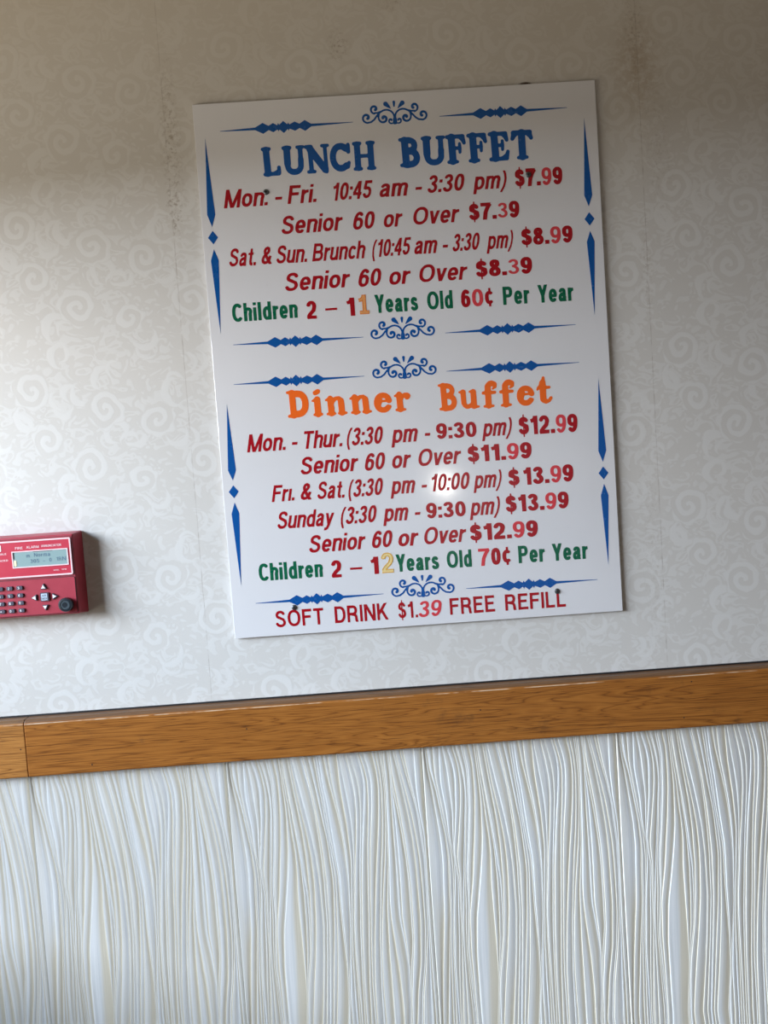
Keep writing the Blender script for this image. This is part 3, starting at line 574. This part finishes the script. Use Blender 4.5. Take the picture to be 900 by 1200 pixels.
# ---------------------------------------------------------------- chair rail, two lengths of oak meeting near the left edge
def rail_profile(): # (y, z) from the wall, top edge eased
    return [(0, 1.0), (-.0155, .9995), (-.0195, .9975), (-.0222, .9935), (-.0222, .9125), (-.0205, .9108), (0, .9105)]
def rail(x0, x1, mat, parent):
    pr = rail_profile(); n = len(pr)
    V = [(x0, y, z) for y, z in pr] + [(x1, y, z) for y, z in pr]
    F = [[i, i + n, (i + 1) % n + n, (i + 1) % n] for i in range(n)] + [list(range(n)), list(range(2 * n - 1, n - 1, -1))]
    o = mesh_obj('board', V, F, mat, parent, bevel=.0012, seg=2); return o
trim = bpy.data.objects.new('trim_1', None); COL.objects.link(trim); structure(trim)
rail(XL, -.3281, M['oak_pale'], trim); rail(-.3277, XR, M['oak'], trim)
gap = box_obj('gap_shadow_strip', [(XL, -.0022, 1.0, XR, 0, 1.0022)], M['dark'], trim)  # black strip drawn as the gap and its shadow above the rail
gap = box_obj('shade_strip', [(XL, -.0100, .9085, XR, -.001, .9108)], M['dark'], trim)  # black strip standing in for the shade under the rail
def disc(name, x, z, y, r, d, mat, parent, n=16, **k):
    out = [(x + r * math.cos(2 * math.pi * i / n), z + r * math.sin(2 * math.pi * i / n)) for i in range(n)]
    V, F = prism(out, y + d, y); return mesh_obj(name, V, F, mat, parent, **k)
for x, z in ((-.3359, .9554), (-.2295, .9236), (.011, .9616), (.3728, .9639), (.6886, .928), (.7031, .984)):
    disc('nail_hole', x, z, -.0224, .0011, .0006, M['dark'], trim, 8)

# ---------------------------------------------------------------- outline of a distance field -> flat letter mesh
def contours(xs, ys, D):
    nx, ny = len(xs), len(ys); segs = {}
    ins = D < 0
    cells = np.argwhere((ins[:-1, :-1].astype(int) + ins[1:, :-1] + ins[:-1, 1:] + ins[1:, 1:]) % 4 != 0)
    def pt(e):
        k, j, i = e
        if k == 0: t = D[j, i] / (D[j, i] - D[j, i + 1]); return (xs[i] + t * (xs[i + 1] - xs[i]), ys[j])
        t = D[j, i] / (D[j, i] - D[j + 1, i]); return (xs[i], ys[j] + t * (ys[j + 1] - ys[j]))
    T = {1: [(3, 0)], 2: [(0, 1)], 3: [(3, 1)], 4: [(1, 2)], 5: [(3, 2), (1, 0)], 6: [(0, 2)], 7: [(3, 2)], 8: [(2, 3)], 9: [(2, 0)], 10: [(0, 3), (2, 1)], 11: [(2, 1)], 12: [(1, 3)], 13: [(1, 0)], 14: [(0, 3)]}
    for j, i in cells:
        j = int(j); i = int(i)
        c = int(ins[j, i]) | int(ins[j, i + 1]) << 1 | int(ins[j + 1, i + 1]) << 2 | int(ins[j + 1, i]) << 3
        E = ((0, j, i), (1, j, i + 1), (0, j + 1, i), (1, j, i))
        for a, b in T[c]: segs[E[a]] = E[b]
    loops = []
    while segs:
        s, e = segs.popitem(); L = [s]
        while e != s:
            L.append(e)
            if e not in segs: break
            e = segs.pop(e)
        P = [pt(q) for q in L]
        if len(P) > 5: loops.append(P)
    return loops
def simplify(P, tol):
    P = np.array(P); n = len(P); keep = np.zeros(n, bool)
    a = 0; b = int(np.argmax(((P - P[0]) ** 2).sum(1))); keep[a] = keep[b] = True
    st = [(a, b), (b, n)]
    while st:
        i, j = st.pop()
        if j - i < 2: continue
        A, Bp = P[i], P[j % n]; d = Bp - A; L = math.hypot(*d) + 1e-12
        q = P[i + 1:j] - A; h = np.abs(q[:, 0] * d[1] - q[:, 1] * d[0]) / L
        k = int(np.argmax(h))
        if h[k] > tol: keep[i + 1 + k] = True; st += [(i, i + 1 + k), (i + 1 + k, j)]
    return [tuple(p) for p in P[keep]]
def flat_mesh(xs, ys, D, tol=.006):
    """returns 2D verts, triangles, boundary loops (vertex index lists)"""
    L = [simplify(c, tol) for c in contours(xs, ys, D)]; L = [l for l in L if len(l) > 2]
    def ar(l): return .5 * sum(l[i][0] * l[(i + 1) % len(l)][1] - l[(i + 1) % len(l)][0] * l[i][1] for i in range(len(l)))
    L = [l for l in L if abs(ar(l)) > 2e-4]
    big = max((ar(l) for l in L), key=abs)
    outer = [l for l in L if ar(l) * big > 0]; holes = [l for l in L if ar(l) * big < 0]
    def inside(p, l):
        c = False
        for i in range(len(l)):
            (x0, y0), (x1, y1) = l[i], l[i - 1]
            if (y0 > p[1]) != (y1 > p[1]) and p[0] < (x1 - x0) * (p[1] - y0) / (y1 - y0) + x0: c = not c
        return c
    V = [p for l in L for p in l]; B = []; k = 0; E = []
    for l in L:
        B.append(list(range(k, k + len(l))) if ar(l) * big > 0 or True else None)
        E += [(k + i, k + (i + 1) % len(l)) for i in range(len(l))]; k += len(l)
    res = geometry.delaunay_2d_cdt([Vector(p) for p in V], E, [], 0, 1e-6)
    ov, tris, orig = res[0], res[2], res[3]
    T = []
    for tr in tris:
        c = ((ov[tr[0]].x + ov[tr[1]].x + ov[tr[2]].x) / 3, (ov[tr[0]].y + ov[tr[1]].y + ov[tr[2]].y) / 3)
        if sum(inside(c, l) for l in L) % 2 == 0: continue
        q = [orig[i][0] if orig[i] else 0 for i in tr]
        a, b_, c_ = V[q[0]], V[q[1]], V[q[2]]
        s = (b_[0] - a[0]) * (c_[1] - a[1]) - (b_[1] - a[1]) * (c_[0] - a[0])
        if abs(s) > 1e-10: T.append(q if s > 0 else q[::-1])
    if ar(max(L, key=lambda l: abs(ar(l)))) < 0: B = [x[::-1] for x in B]
    return V, T, B
_cache = {}
def glyph(c, style, outline=False):
    key = (c, style, outline)
    if key in _cache: return _cache[key]
    if style in ('slab', 'soft'):
        St, A, y0, y1 = slab(c); xs, ys, D = field(St, .2, y0, y1, A, soft=.035); D = D - (.004 if style == 'slab' else -.006)
    else:
        w_, k_ = {'obl': (.168, .97), 'up': (.215, 1.0), 'up2': (.2, 1.05), 'cond': (.185, .84), 'cap': (.165, 1), 'pen': (.17, 1.0), 'pen2': (.155, 1), 'thin': (.15, .95), 'bright': (.175, 1), 'lcd': (.13, 1), 'small': (.15, 1)}[style]
        St, A, y0, y1 = helv(c, w_, k_)
        if style == 'pen' and c == '1': St.append([(0.06, .075), (.52, .075)]); A = .56
        xs, ys, D = field(St, w_, y0, y1, A)
    if outline: D = np.abs(D + .012) - .022
    r = flat_mesh(xs, ys, D) + (A,); _cache[key] = r; return r

class Letters:
    """collects letters into one thin mesh lying on the plane y"""
    def __init__(s): s.V, s.F = [], []
    def add(s, g, x0, z0, sx, sz, slant, y, d):
        V, T, B, A = g; k = len(s.V); n = len(V)
        P = [(x0 + (x * sx + slant * z * sz), z0 + z * sz) for x, z in V]
        s.V += [(x, y - d, z) for x, z in P] + [(x, y, z) for x, z in P]
        s.F += [[k + i for i in t] for t in T]
        for b in B: s.F += [[k + b[i] + n, k + b[(i + 1) % len(b)] + n, k + b[(i + 1) % len(b)], k + b[i]] for i in range(len(b))]
    def local(s, name, mat, loc, parent):     # mesh with its origin at loc, a world position
        o = mesh_obj(name, [(x - loc[0], y - loc[1], z - loc[2]) for x, y, z in s.V], s.F, mat, parent)
        return o
    def build(s, name, mat, parent): return mesh_obj(name, s.V, s.F, mat, parent) if s.V else None

GAP = {'obl': .075, 'up': .07, 'up2': .08, 'cond': .085, 'cap': .12, 'slab': .03, 'soft': .05, 'pen': .05, 'pen2': .08, 'lcd': .18, 'small': .14}
class Line:
    """a line of stuck-on vinyl: an empty that parents one mesh per character"""
    def __init__(s, name, par, at, mat, label=None):
        s.o = bpy.data.objects.new(name, None); COL.objects.link(s.o); s.at = at; s.o.parent = par
        s.o.location = Vector(at) - Vector(par.location); s.mat = mat
        if label: s.o['label'] = label
    def add(s, g, x, z, sx, sz, sl, y, d, ch='a', mat=None, **k):
        L = Letters(); L.add(g, x, z, sx, sz, sl, y, d)
        nm = 'repainted_digit' if mat else ('digit' if ch.isdigit() else 'letter' if ch.isalpha() else 'punctuation_mark')
        o = L.local(nm, mat or s.mat, s.at, s.o)
        if mat: o['label'] = 'brighter red repainted digit'
        return o
def layout(txt, style, xl, xr, zl, zr, cap, y, d, line):
    """sets a word between two points on its baseline; {x} goes to the repainted digits, [x] to the thin ones"""
    seq = []; mode = None
    for ch in txt:
        if ch in '{[': mode = ch; continue
        if ch in '}]': mode = None; continue
        seq.append((ch, mode))
    ext = (style == 'cap' and txt == 'REFILL') and 0 or 0
    g = [glyph(ch, 'thin' if md == '[' else ('bright' if md == '{' and style in ('up', 'cond') else style)) for ch, md in seq]
    gp = GAP[style]; tot = sum(q[3] for q in g) + gp * (len(g) - 1)
    unit = (xr - xl) / tot
    if len(seq) == 1 and seq[0][0] in '-–': unit = (xr - xl) / tot
    x = xl; sl = .2 if style == 'obl' else (.12 if style == 'pen2' else 0)
    for (ch, md), q in zip(seq, g):
        t = (x - xl) / max(xr - xl, 1e-6); z = zl + (zr - zl) * t; sz = cap; yy = y
        if md == '[': sz = cap * .88; z += cap * .05
        line.add(q, x, z, unit, sz, sl, yy, d, ch=ch, mat=M['bright'] if md else None)
        x += (q[3] + gp) * unit

# ---------------------------------------------------------------- the menu sign
SX0, SX1, SZ0, SZ1, SY = .0009, .6073, 1.0990, 1.9080, -.0060
sign = bpy.data.objects.new('menu_sign', None); COL.objects.link(sign); sign.location = ((SX0 + SX1) / 2, 0, SZ0)
sign['label'] = 'white plastic buffet price sign with blue, red, green and orange lettering screwed to the wall'; sign['category'] = 'sign'
def under(o, par):
    o.parent = par; o.matrix_parent_inverse = Matrix.Translation(-Vector(par.location)); return o
def cut(o, par): # shift mesh data so that a child sits at its parent's origin
    if o is None: return None
    o.data.transform(Matrix.Translation(-Vector(par.location))); o.parent = par; return o
bd = box_obj('board', [(SX0, SY, SZ0, SX1, SY + .0032, SZ1)], M['sign'], bevel=.0006, seg=2); cut(bd, sign)
MAT = {'b': 'blue', 'r': 'red', 'g': 'green', 'o': 'orange'}
yl = SY; th = .00022
for style, co, words in ROWS:
    if style == 'pen':
        (t, xl, xr, zl, zr, cp) = words[0]; tone = 'pen_orange' if t == '1' else 'pen_yellow'
        A_ = Letters(); A_.add(glyph(t, 'pen'), xl / 1e3, zl / 1e3, (xr - xl) / 1e3 / glyph(t, 'pen')[3], cp / 1e3, 0, yl, th)
        B_ = Letters(); B_.add(glyph(t, 'pen', True), xl / 1e3, zl / 1e3, (xr - xl) / 1e3 / glyph(t, 'pen')[3], cp / 1e3, 0, yl - th, th * .6)
        a = cut(A_.build('marker_digit', M[tone], None), sign); a['label'] = ('orange' if t == '1' else 'yellow') + ' hand-drawn digit ' + t
        b = B_.build('marker_outline', M[tone + '_line'], None); b.data.transform(Matrix.Translation(-Vector(sign.location))); b.parent = a
        continue
    nm = {'slab': 'headline', 'soft': 'headline', 'up': 'price', 'obl': 'text_line', 'up2': 'opening_hours', 'cond': 'text_line', 'cap': 'text_line', 'pen2': 'price'}[style]
    ln = Line(nm, sign, (words[0][1] / 1e3, yl, words[0][3] / 1e3), M[MAT[co]], {'b': 'blue headline lettering', 'o': 'orange headline lettering', 'g': 'green condensed lettering'}.get(co))
    for (t, xl, xr, zl, zr, cp) in words: layout(t, style, xl / 1e3, xr / 1e3, zl / 1e3, zr / 1e3, cp / 1e3, yl, th, ln)

def divider(xa, za, xb, zb):
    L = xb - xa
    prof = [(0, .006), (.264, .038), (.322, .154), (.365, .06), (.399, .13), (.43, .06), (.438, .118), (.446, .066), (.477, .17), (.507, .066), (.513, .118), (.523, .06), (.562, .13), (.598, .06), (.638, .154), (.685, .038), (1, .006)]
    hi = [(xa + t * L, za + (zb - za) * t + h * .052) for t, h in prof]; lw = [(xa + t * L, za + (zb - za) * t - h * .052) for t, h in prof]
    V, F = [], []
    for a, b in zip(lw, hi): V += [(a[0], yl - th, a[1]), (b[0], yl - th, b[1])]
    for i in range(len(prof) - 1): F.append([2 * i, 2 * i + 2, 2 * i + 3, 2 * i + 1])
    n = len(V); V += [(x, yl, z) for x, _, z in V]
    for i in range(len(prof) - 1):
        F.append([n + 2 * i, n + 2 * i + 2, 2 * i + 2, 2 * i]); F.append([2 * i + 1, 2 * i + 3, n + 2 * i + 3, n + 2 * i + 1])
    return cut(mesh_obj('divider_ornament', V, F, M['blue']), sign)
for (xa, za, xb, zb) in ((39.5, 1866.5, 239.3, 1868), (369.6, 1868.6, 563, 1869.8), (34.2, 1549.3, 232.4, 1548), (357.5, 1546, 558, 1545.6), (30.2, 1489.5, 229.8, 1489), (355.6, 1488, 560.2, 1488), (37.5, 1152, 236, 1152.6), (364.6, 1151.6, 570.2, 1151)):
    divider(xa / 1e3, za / 1e3, xb / 1e3, zb / 1e3)

def scroll(cx, cz, W):
    k = W / 99.0                       # drawn in millimetres for a width of 99
    xs = np.arange(-53, 53.01, .42); ys = np.arange(-21, 21, .42); gx, gy = np.meshgrid(xs, ys); D = np.full(gx.shape, 9.)
    def seg(P, w0, w1=None, blob=None):
        nonlocal D
        w1 = w0 if w1 is None else w1; n = len(P) - 1
        for sgn in (1, -1):
            for i in range(n):
                (ax, ay), (bx, by) = P[i], P[i + 1]; ax *= sgn; bx *= sgn; L2 = (bx - ax) ** 2 + (by - ay) ** 2 + 1e-9
                t = np.clip(((gx - ax) * (bx - ax) + (gy - ay) * (by - ay)) / L2, 0, 1)
                ww = (w0 + (w1 - w0) * (i + t) / n) * .62
                D = np.minimum(D, np.hypot(gx - ax - t * (bx - ax), gy - ay - t * (by - ay)) - ww)
    def spiral(cx, cy, r0, r1, a0, a1, n=30):
        return [(cx + (r0 + (r1 - r0) * i / n) * math.cos(math.radians(a0 + (a1 - a0) * i / n)), cy + (r0 + (r1 - r0) * i / n) * math.sin(math.radians(a0 + (a1 - a0) * i / n))) for i in range(n + 1)]
    # right half; mirrored by seg
    seg([(0.6, -15), (.8, -7)] + arc(12.5, -7, 11.8, 11, 178, 60, 12) + [(22, .5), (26.5, -4)] + spiral(41, -4, 0, 0, 0, 0, 1)[:0] + [(31, -9.5), (36, -12.8), (40.5, -13.2)] , 2.1)
    seg(spiral(41.8, -6, 7.6, 1.6, -95, 230, 30), 2.0, 3.4)
    seg([(20.5, 1.8), (25.5, .2), (30, .2)] , 2.0)
    seg(spiral(29.5, 6, 6.9, 1.6, -85, 225, 30), 2.0, 3.4)
    seg([(23.6, -1.5), (24.4, -6)], 2.4, 2.2); seg(spiral(16.8, -8.2, 7.6, 1.2, 10, -330, 34), 2.0, 3.6)
    seg([(1, -10), (1, -16)], 3.2, 3.4); seg(spiral(6, -12.2, 4.6, 1.2, -120, 140, 24), 1.7, 2.6)
    seg([(5.5, 5.5), (8.8, 9.0), (12.6, 12.6)], .9, 5.6); seg([(0, 8.5), (0, 14.5)], 1.8, 3.4)
    V, T, B = flat_mesh(xs, ys, D, .18)
    L = Letters(); L.add((V, T, B, 1), cx, cz, k / 1e3, k / 1e3, 0, yl, th)
    return cut(L.build('scroll_ornament', M['blue'], None), sign)
for cx, cz in ((302.5, 1879), (292.7, 1558.4), (291.3, 1499), (297.3, 1161.2)): scroll(cx / 1e3, cz / 1e3, 99.5)

def spear(pts, name='spear_ornament'):
    V, F = prism([(x / 1e3, z / 1e3) for x, z in pts], yl, yl - th); return cut(mesh_obj(name, V, F, M['blue']), sign)
for cx, zt, zw, zb, dz, lt, lw, lb in ((16.5, 1858, 1745, 1726.8, 1711, 1694, 1677, 1567), (588, 1853, 1738.5, 1721.5, 1703, 1685, 1669, 1558.5), (17.2, 1460.5, 1359.5, 1344, 1326.5, 1310, 1293, 1182), (588.4, 1461.5, 1350.5, 1333.2, 1316, 1299, 1281.5, 1173)):
    spear([(cx, zt), (cx - 6.1, zw), (cx, zb), (cx + 6.1, zw)]); spear([(cx, lb), (cx + 5.9, lw), (cx, lt), (cx - 5.9, lw)])
    spear([(cx, dz - 10), (cx + 7.6, dz), (cx, dz + 10), (cx - 7.6, dz)], 'diamond_ornament')

def screw(x, z):
    r = .0043; V, F = [], []; n = 18
    prof = [(r * 1.0, 0), (r * .98, .0008), (r * .8, .0017), (r * .45, .0022)]
    for q, h in prof:
        for i in range(n): a = 2 * math.pi * i / n; V.append((x + q * math.cos(a), SY - h, z + q * math.sin(a)))
    for k in range(len(prof) - 1):
        for i in range(n): F.append([k * n + i, k * n + (i + 1) % n, (k + 1) * n + (i + 1) % n, (k + 1) * n + i])
    # recessed cross slot
    k = len(V) - n; V.append((x, SY - .0012, z)); c = len(V) - 1
    for i in range(n): F.append([k + i, k + (i + 1) % n, c])
    o = cut(mesh_obj('screw', V, F, M['steel'], smooth=True), sign)
    s = box_obj('screw_slot', [(x - .0021, SY - .0024, z - .0005, x + .0021, SY - .0018, z + .0005), (x - .0005, SY - .0024, z - .0021, x + .0005, SY - .0018, z + .0021)], M['dark']); s.data.transform(Matrix.Translation(-Vector(sign.location))); s.parent = o
for x, z in ((.1015, 1.7732), (.4988, 1.7744), (.0964, 1.1414), (.5062, 1.1372)): screw(x, z)

# ---------------------------------------------------------------- red fire alarm annunciator
ann = bpy.data.objects.new('alarm_panel', None); COL.objects.link(ann); ann.location = (-.3325, 0, 1.1602)
ann['label'] = 'red wall-mounted fire alarm annunciator with display, keypad and black knob, left of the sign'; ann['category'] = 'alarm panel'
ax0, ax1, az0, az1, AY = -.4415, -.2246, 1.1602, 1.2808, -.030
def frustum(x0, x1, z0, z1, y0, X0, X1, Z0, Z1, y1):
    V = [(x0, y0, z0), (x1, y0, z0), (x1, y0, z1), (x0, y0, z1), (X0, y1, Z0), (X1, y1, Z0), (X1, y1, Z1), (X0, y1, Z1)]
    return V, [(0, 1, 2, 3), (7, 6, 5, 4), (4, 5, 1, 0), (5, 6, 2, 1), (6, 7, 3, 2), (7, 4, 0, 3)]
V, F = frustum(ax0, ax1, az0, az1, AY, ax0 - .0036, ax1 + .0036, az0 - .0032, az1 + .0028, 0)
body = cut(mesh_obj('case', V, F, M['box_red'], bevel=.0018, seg=3), ann)
def rrect(x0, x1, z0, z1, r, n=4):
    P = []
    for cx, cz, a in ((x1 - r, z1 - r, 0), (x0 + r, z1 - r, 90), (x0 + r, z0 + r, 180), (x1 - r, z0 + r, 270)):
        for i in range(n + 1): q = math.radians(a + 90 * i / n); P.append((cx + r * math.cos(q), cz + r * math.sin(q)))
    return P
def ring(x0, x1, z0, z1, w_, r, y0, y1, mat, name, par):
    O = rrect(x0, x1, z0, z1, r); I = rrect(x0 + w_, x1 - w_, z0 + w_, z1 - w_, max(r - w_, .0002)); n = len(O)
    V = [(x, y1, z) for x, z in O] + [(x, y1, z) for x, z in I] + [(x, y0, z) for x, z in O] + [(x, y0, z) for x, z in I]
    F = []
    for i in range(n):
        j = (i + 1) % n; F += [[i, j, n + j, n + i], [2 * n + i, 2 * n + j, j, i], [n + i, n + j, 3 * n + j, 3 * n + i]]
    return mesh_obj(name, V, F, mat)
def plate(name, x0, x1, z0, z1, y0, y1, mat, r=.001, par=ann):
    V, F = prism(rrect(x0, x1, z0, z1, r), y0, y1); return mesh_obj(name, V, F, mat)
def put(o, par=ann):
    o.data.transform(Matrix.Translation(-Vector(ann.location))); o.parent = par; return o
LX0, LX1, LZ0, LZ1 = -.4370, -.2283, 1.2200, 1.2760
lab = put(plate('label_plate', LX0, LX1, LZ0, LZ1, AY, AY - .0010, M['label_red'], .002))
put(ring(LX0, LX1, LZ0, LZ1, .0022, .0022, AY - .0010, AY - .0014, M['line'], 'label_border', ann), lab)
put(ring(-.4385, -.2262, 1.2180, 1.2782, .0005, .003, AY, AY - .0003, M['dark'], 'groove_line', ann), lab)
dsp = put(plate('display', -.3166, -.2337, 1.2352, 1.2600, AY - .0010, AY - .0012, M['glass'], .0004))
put(ring(-.3172, -.2332, 1.2348, 1.2602, .0016, .0004, AY - .0010, AY - .0018, M['line'], 'display_frame', ann), dsp)
put(box_obj('dark_edge', [(-.3154, AY - .00135, 1.2485, -.3135, AY - .0012, 1.2585), (-.2850, AY - .00135, 1.2577, -.2560, AY - .0012, 1.2586)], M['dark']), dsp)
put(plate('indicator_lens', -.3150, -.3110, 1.2372, 1.2468, AY - .0012, AY - .0016, M['lamp_led'], .0018), dsp)
def words(par, mat, items, style, d=.00015, yy=AY - .0010, name='lettering'):
    for t, x0, x1, z, h in items:
        L = Letters()
        q = [glyph(c, style) if c != ' ' else None for c in t]; gp = GAP.get(style, .1)
        tot = sum((g[3] if g else .35) + gp for g in q) - gp; un = (x1 - x0) / tot; x = x0
        for g in q:
            if g: L.add(g, x, z, un, h, 0, yy, d)
            x += ((g[3] if g else .35) + gp) * un
        put(L.build(name, mat, None), par)
words(dsp, M['lcd_ink'], [('m', -.2955, -.2905, 1.2500, .0050), ('Norma', -.2840, -.2600, 1.2502, .0056), ('305', -.2905, -.2770, 1.2412, .0056), ('-', -.2715, -.2685, 1.2412, .0056), ('0', -.2620, -.2585, 1.2415, .0056), ('1R', -.2510, -.2440, 1.2420, .0056), ('N', -.2425, -.2370, 1.2420, .0056)], 'lcd', yy=AY - .0012, name='display_text')
words(lab, M['line'], [('FIRE', -.3112, -.3000, 1.2630, .0036), ('ALARM', -.2945, -.2760, 1.2634, .0036), ('ANNUNCIATOR', -.2722, -.2424, 1.2640, .0034), ('TROUBLE', -.3450, -.3250, 1.2560, .0026), ('SILENCED', -.3480, -.3234, 1.2462, .0026), ('MODEL', -.2569, -.2482, 1.2272, .0020), ('1016', -.2450, -.2376, 1.2276, .0020)], 'small')
put(plate('white_badge', -.3480, -.3322, 1.2612, 1.2712, AY - .0010, AY - .0014, M['white'], .0015), lab)
# keypad: four rows of rubber keys, arrows, square enter key
pad = put(plate('keypad_plate', -.4370, -.2272, 1.1628, 1.2160, AY, AY - .0008, M['box_red'], .002))
put(ring(-.4385, -.2262, 1.1616, 1.2170, .0006, .003, AY, AY - .0004, M['dark'], 'groove_line', ann), pad)
KY = AY - .0008
kt = ['123', '456', '789', '*0#']
for r_, z in enumerate((1.2050, 1.1936, 1.1822, 1.1708)):
    for c_, x in enumerate((-.3388, -.3245, -.3096)):
        k = put(plate('key', x - .0047, x + .0047, z - .0031, z + .0031, KY, KY - .0022, M['key'], .0018))
        bv = k.modifiers.new('bevel', 'BEVEL'); bv.width = .0006; bv.segments = 2; bv.limit_method = 'ANGLE'
        L = Letters(); g = glyph(kt[r_][c_], 'small'); L.add(g, x - .0026, z - .0018, .0044, .0038, 0, KY - .0022, .00012); put(L.build('key_digit', M['white'], None), k)
def tri(cx, cz, a, s):
    return [(cx + s * math.cos(math.radians(a + t)), cz + s * math.sin(math.radians(a + t))) for t in (0, 120, 240)]
for cx, cz, a in ((-.2737, 1.2035, 90), (-.2882, 1.1885, 180), (-.2588, 1.1888, 0), (-.2734, 1.1738, 270)):
    V, F = prism(tri(cx, cz, a, .0058), KY, KY - .0022); k = put(mesh_obj('arrow_key', V, F, M['key'], bevel=.0006))
    V, F = prism(tri(cx - .0006, cz, a, .0036), KY - .0022, KY - .0024); put(mesh_obj('arrow_mark', V, F, M['white']), k)
k = put(plate('enter_key', -.2796, -.2672, 1.1826, 1.1954, KY, KY - .0024, M['key'], .001))
put(plate('enter_face', -.2782, -.2692, 1.1838, 1.1942, KY - .0024, KY - .0026, M['keyface'], .0008), k)
words(k, M['key'], [('ACK', -.2768, -.2706, 1.1896, .0030), ('ENTER', -.2774, -.2700, 1.1852, .0026)], 'small', yy=KY - .0026, name='key_text')
def turned(name, x, z, y, prof, mat, par, n=28):
    V, F = [], []
    for q, h in prof:
        for i in range(n): a = 2 * math.pi * i / n; V.append((x + q * math.cos(a), y - h, z + q * math.sin(a)))
    for k in range(len(prof) - 1):
        for i in range(n): F.append([k * n + i, k * n + (i + 1) % n, (k + 1) * n + (i + 1) % n, (k + 1) * n + i])
    F.append(list(range(len(V) - n, len(V))))
    return put(mesh_obj(name, V, F, mat, smooth=False), par)
kn = turned('knob', -.2420, 1.1752, KY, [(.0106, 0), (.0106, .006), (.0100, .0072), (.0075, .0076), (.0070, .0066)], M['knob'], ann)
turned('knob_face', -.2420, 1.1752, KY, [(.0070, .0060), (.0068, .0070), (.0040, .0070), (.0036, .0062)], M['knob2'], kn)
turned('key_slot', -.2420, 1.1752, KY, [(.0024, .0060), (.0022, .0068)], M['knob'], kn)
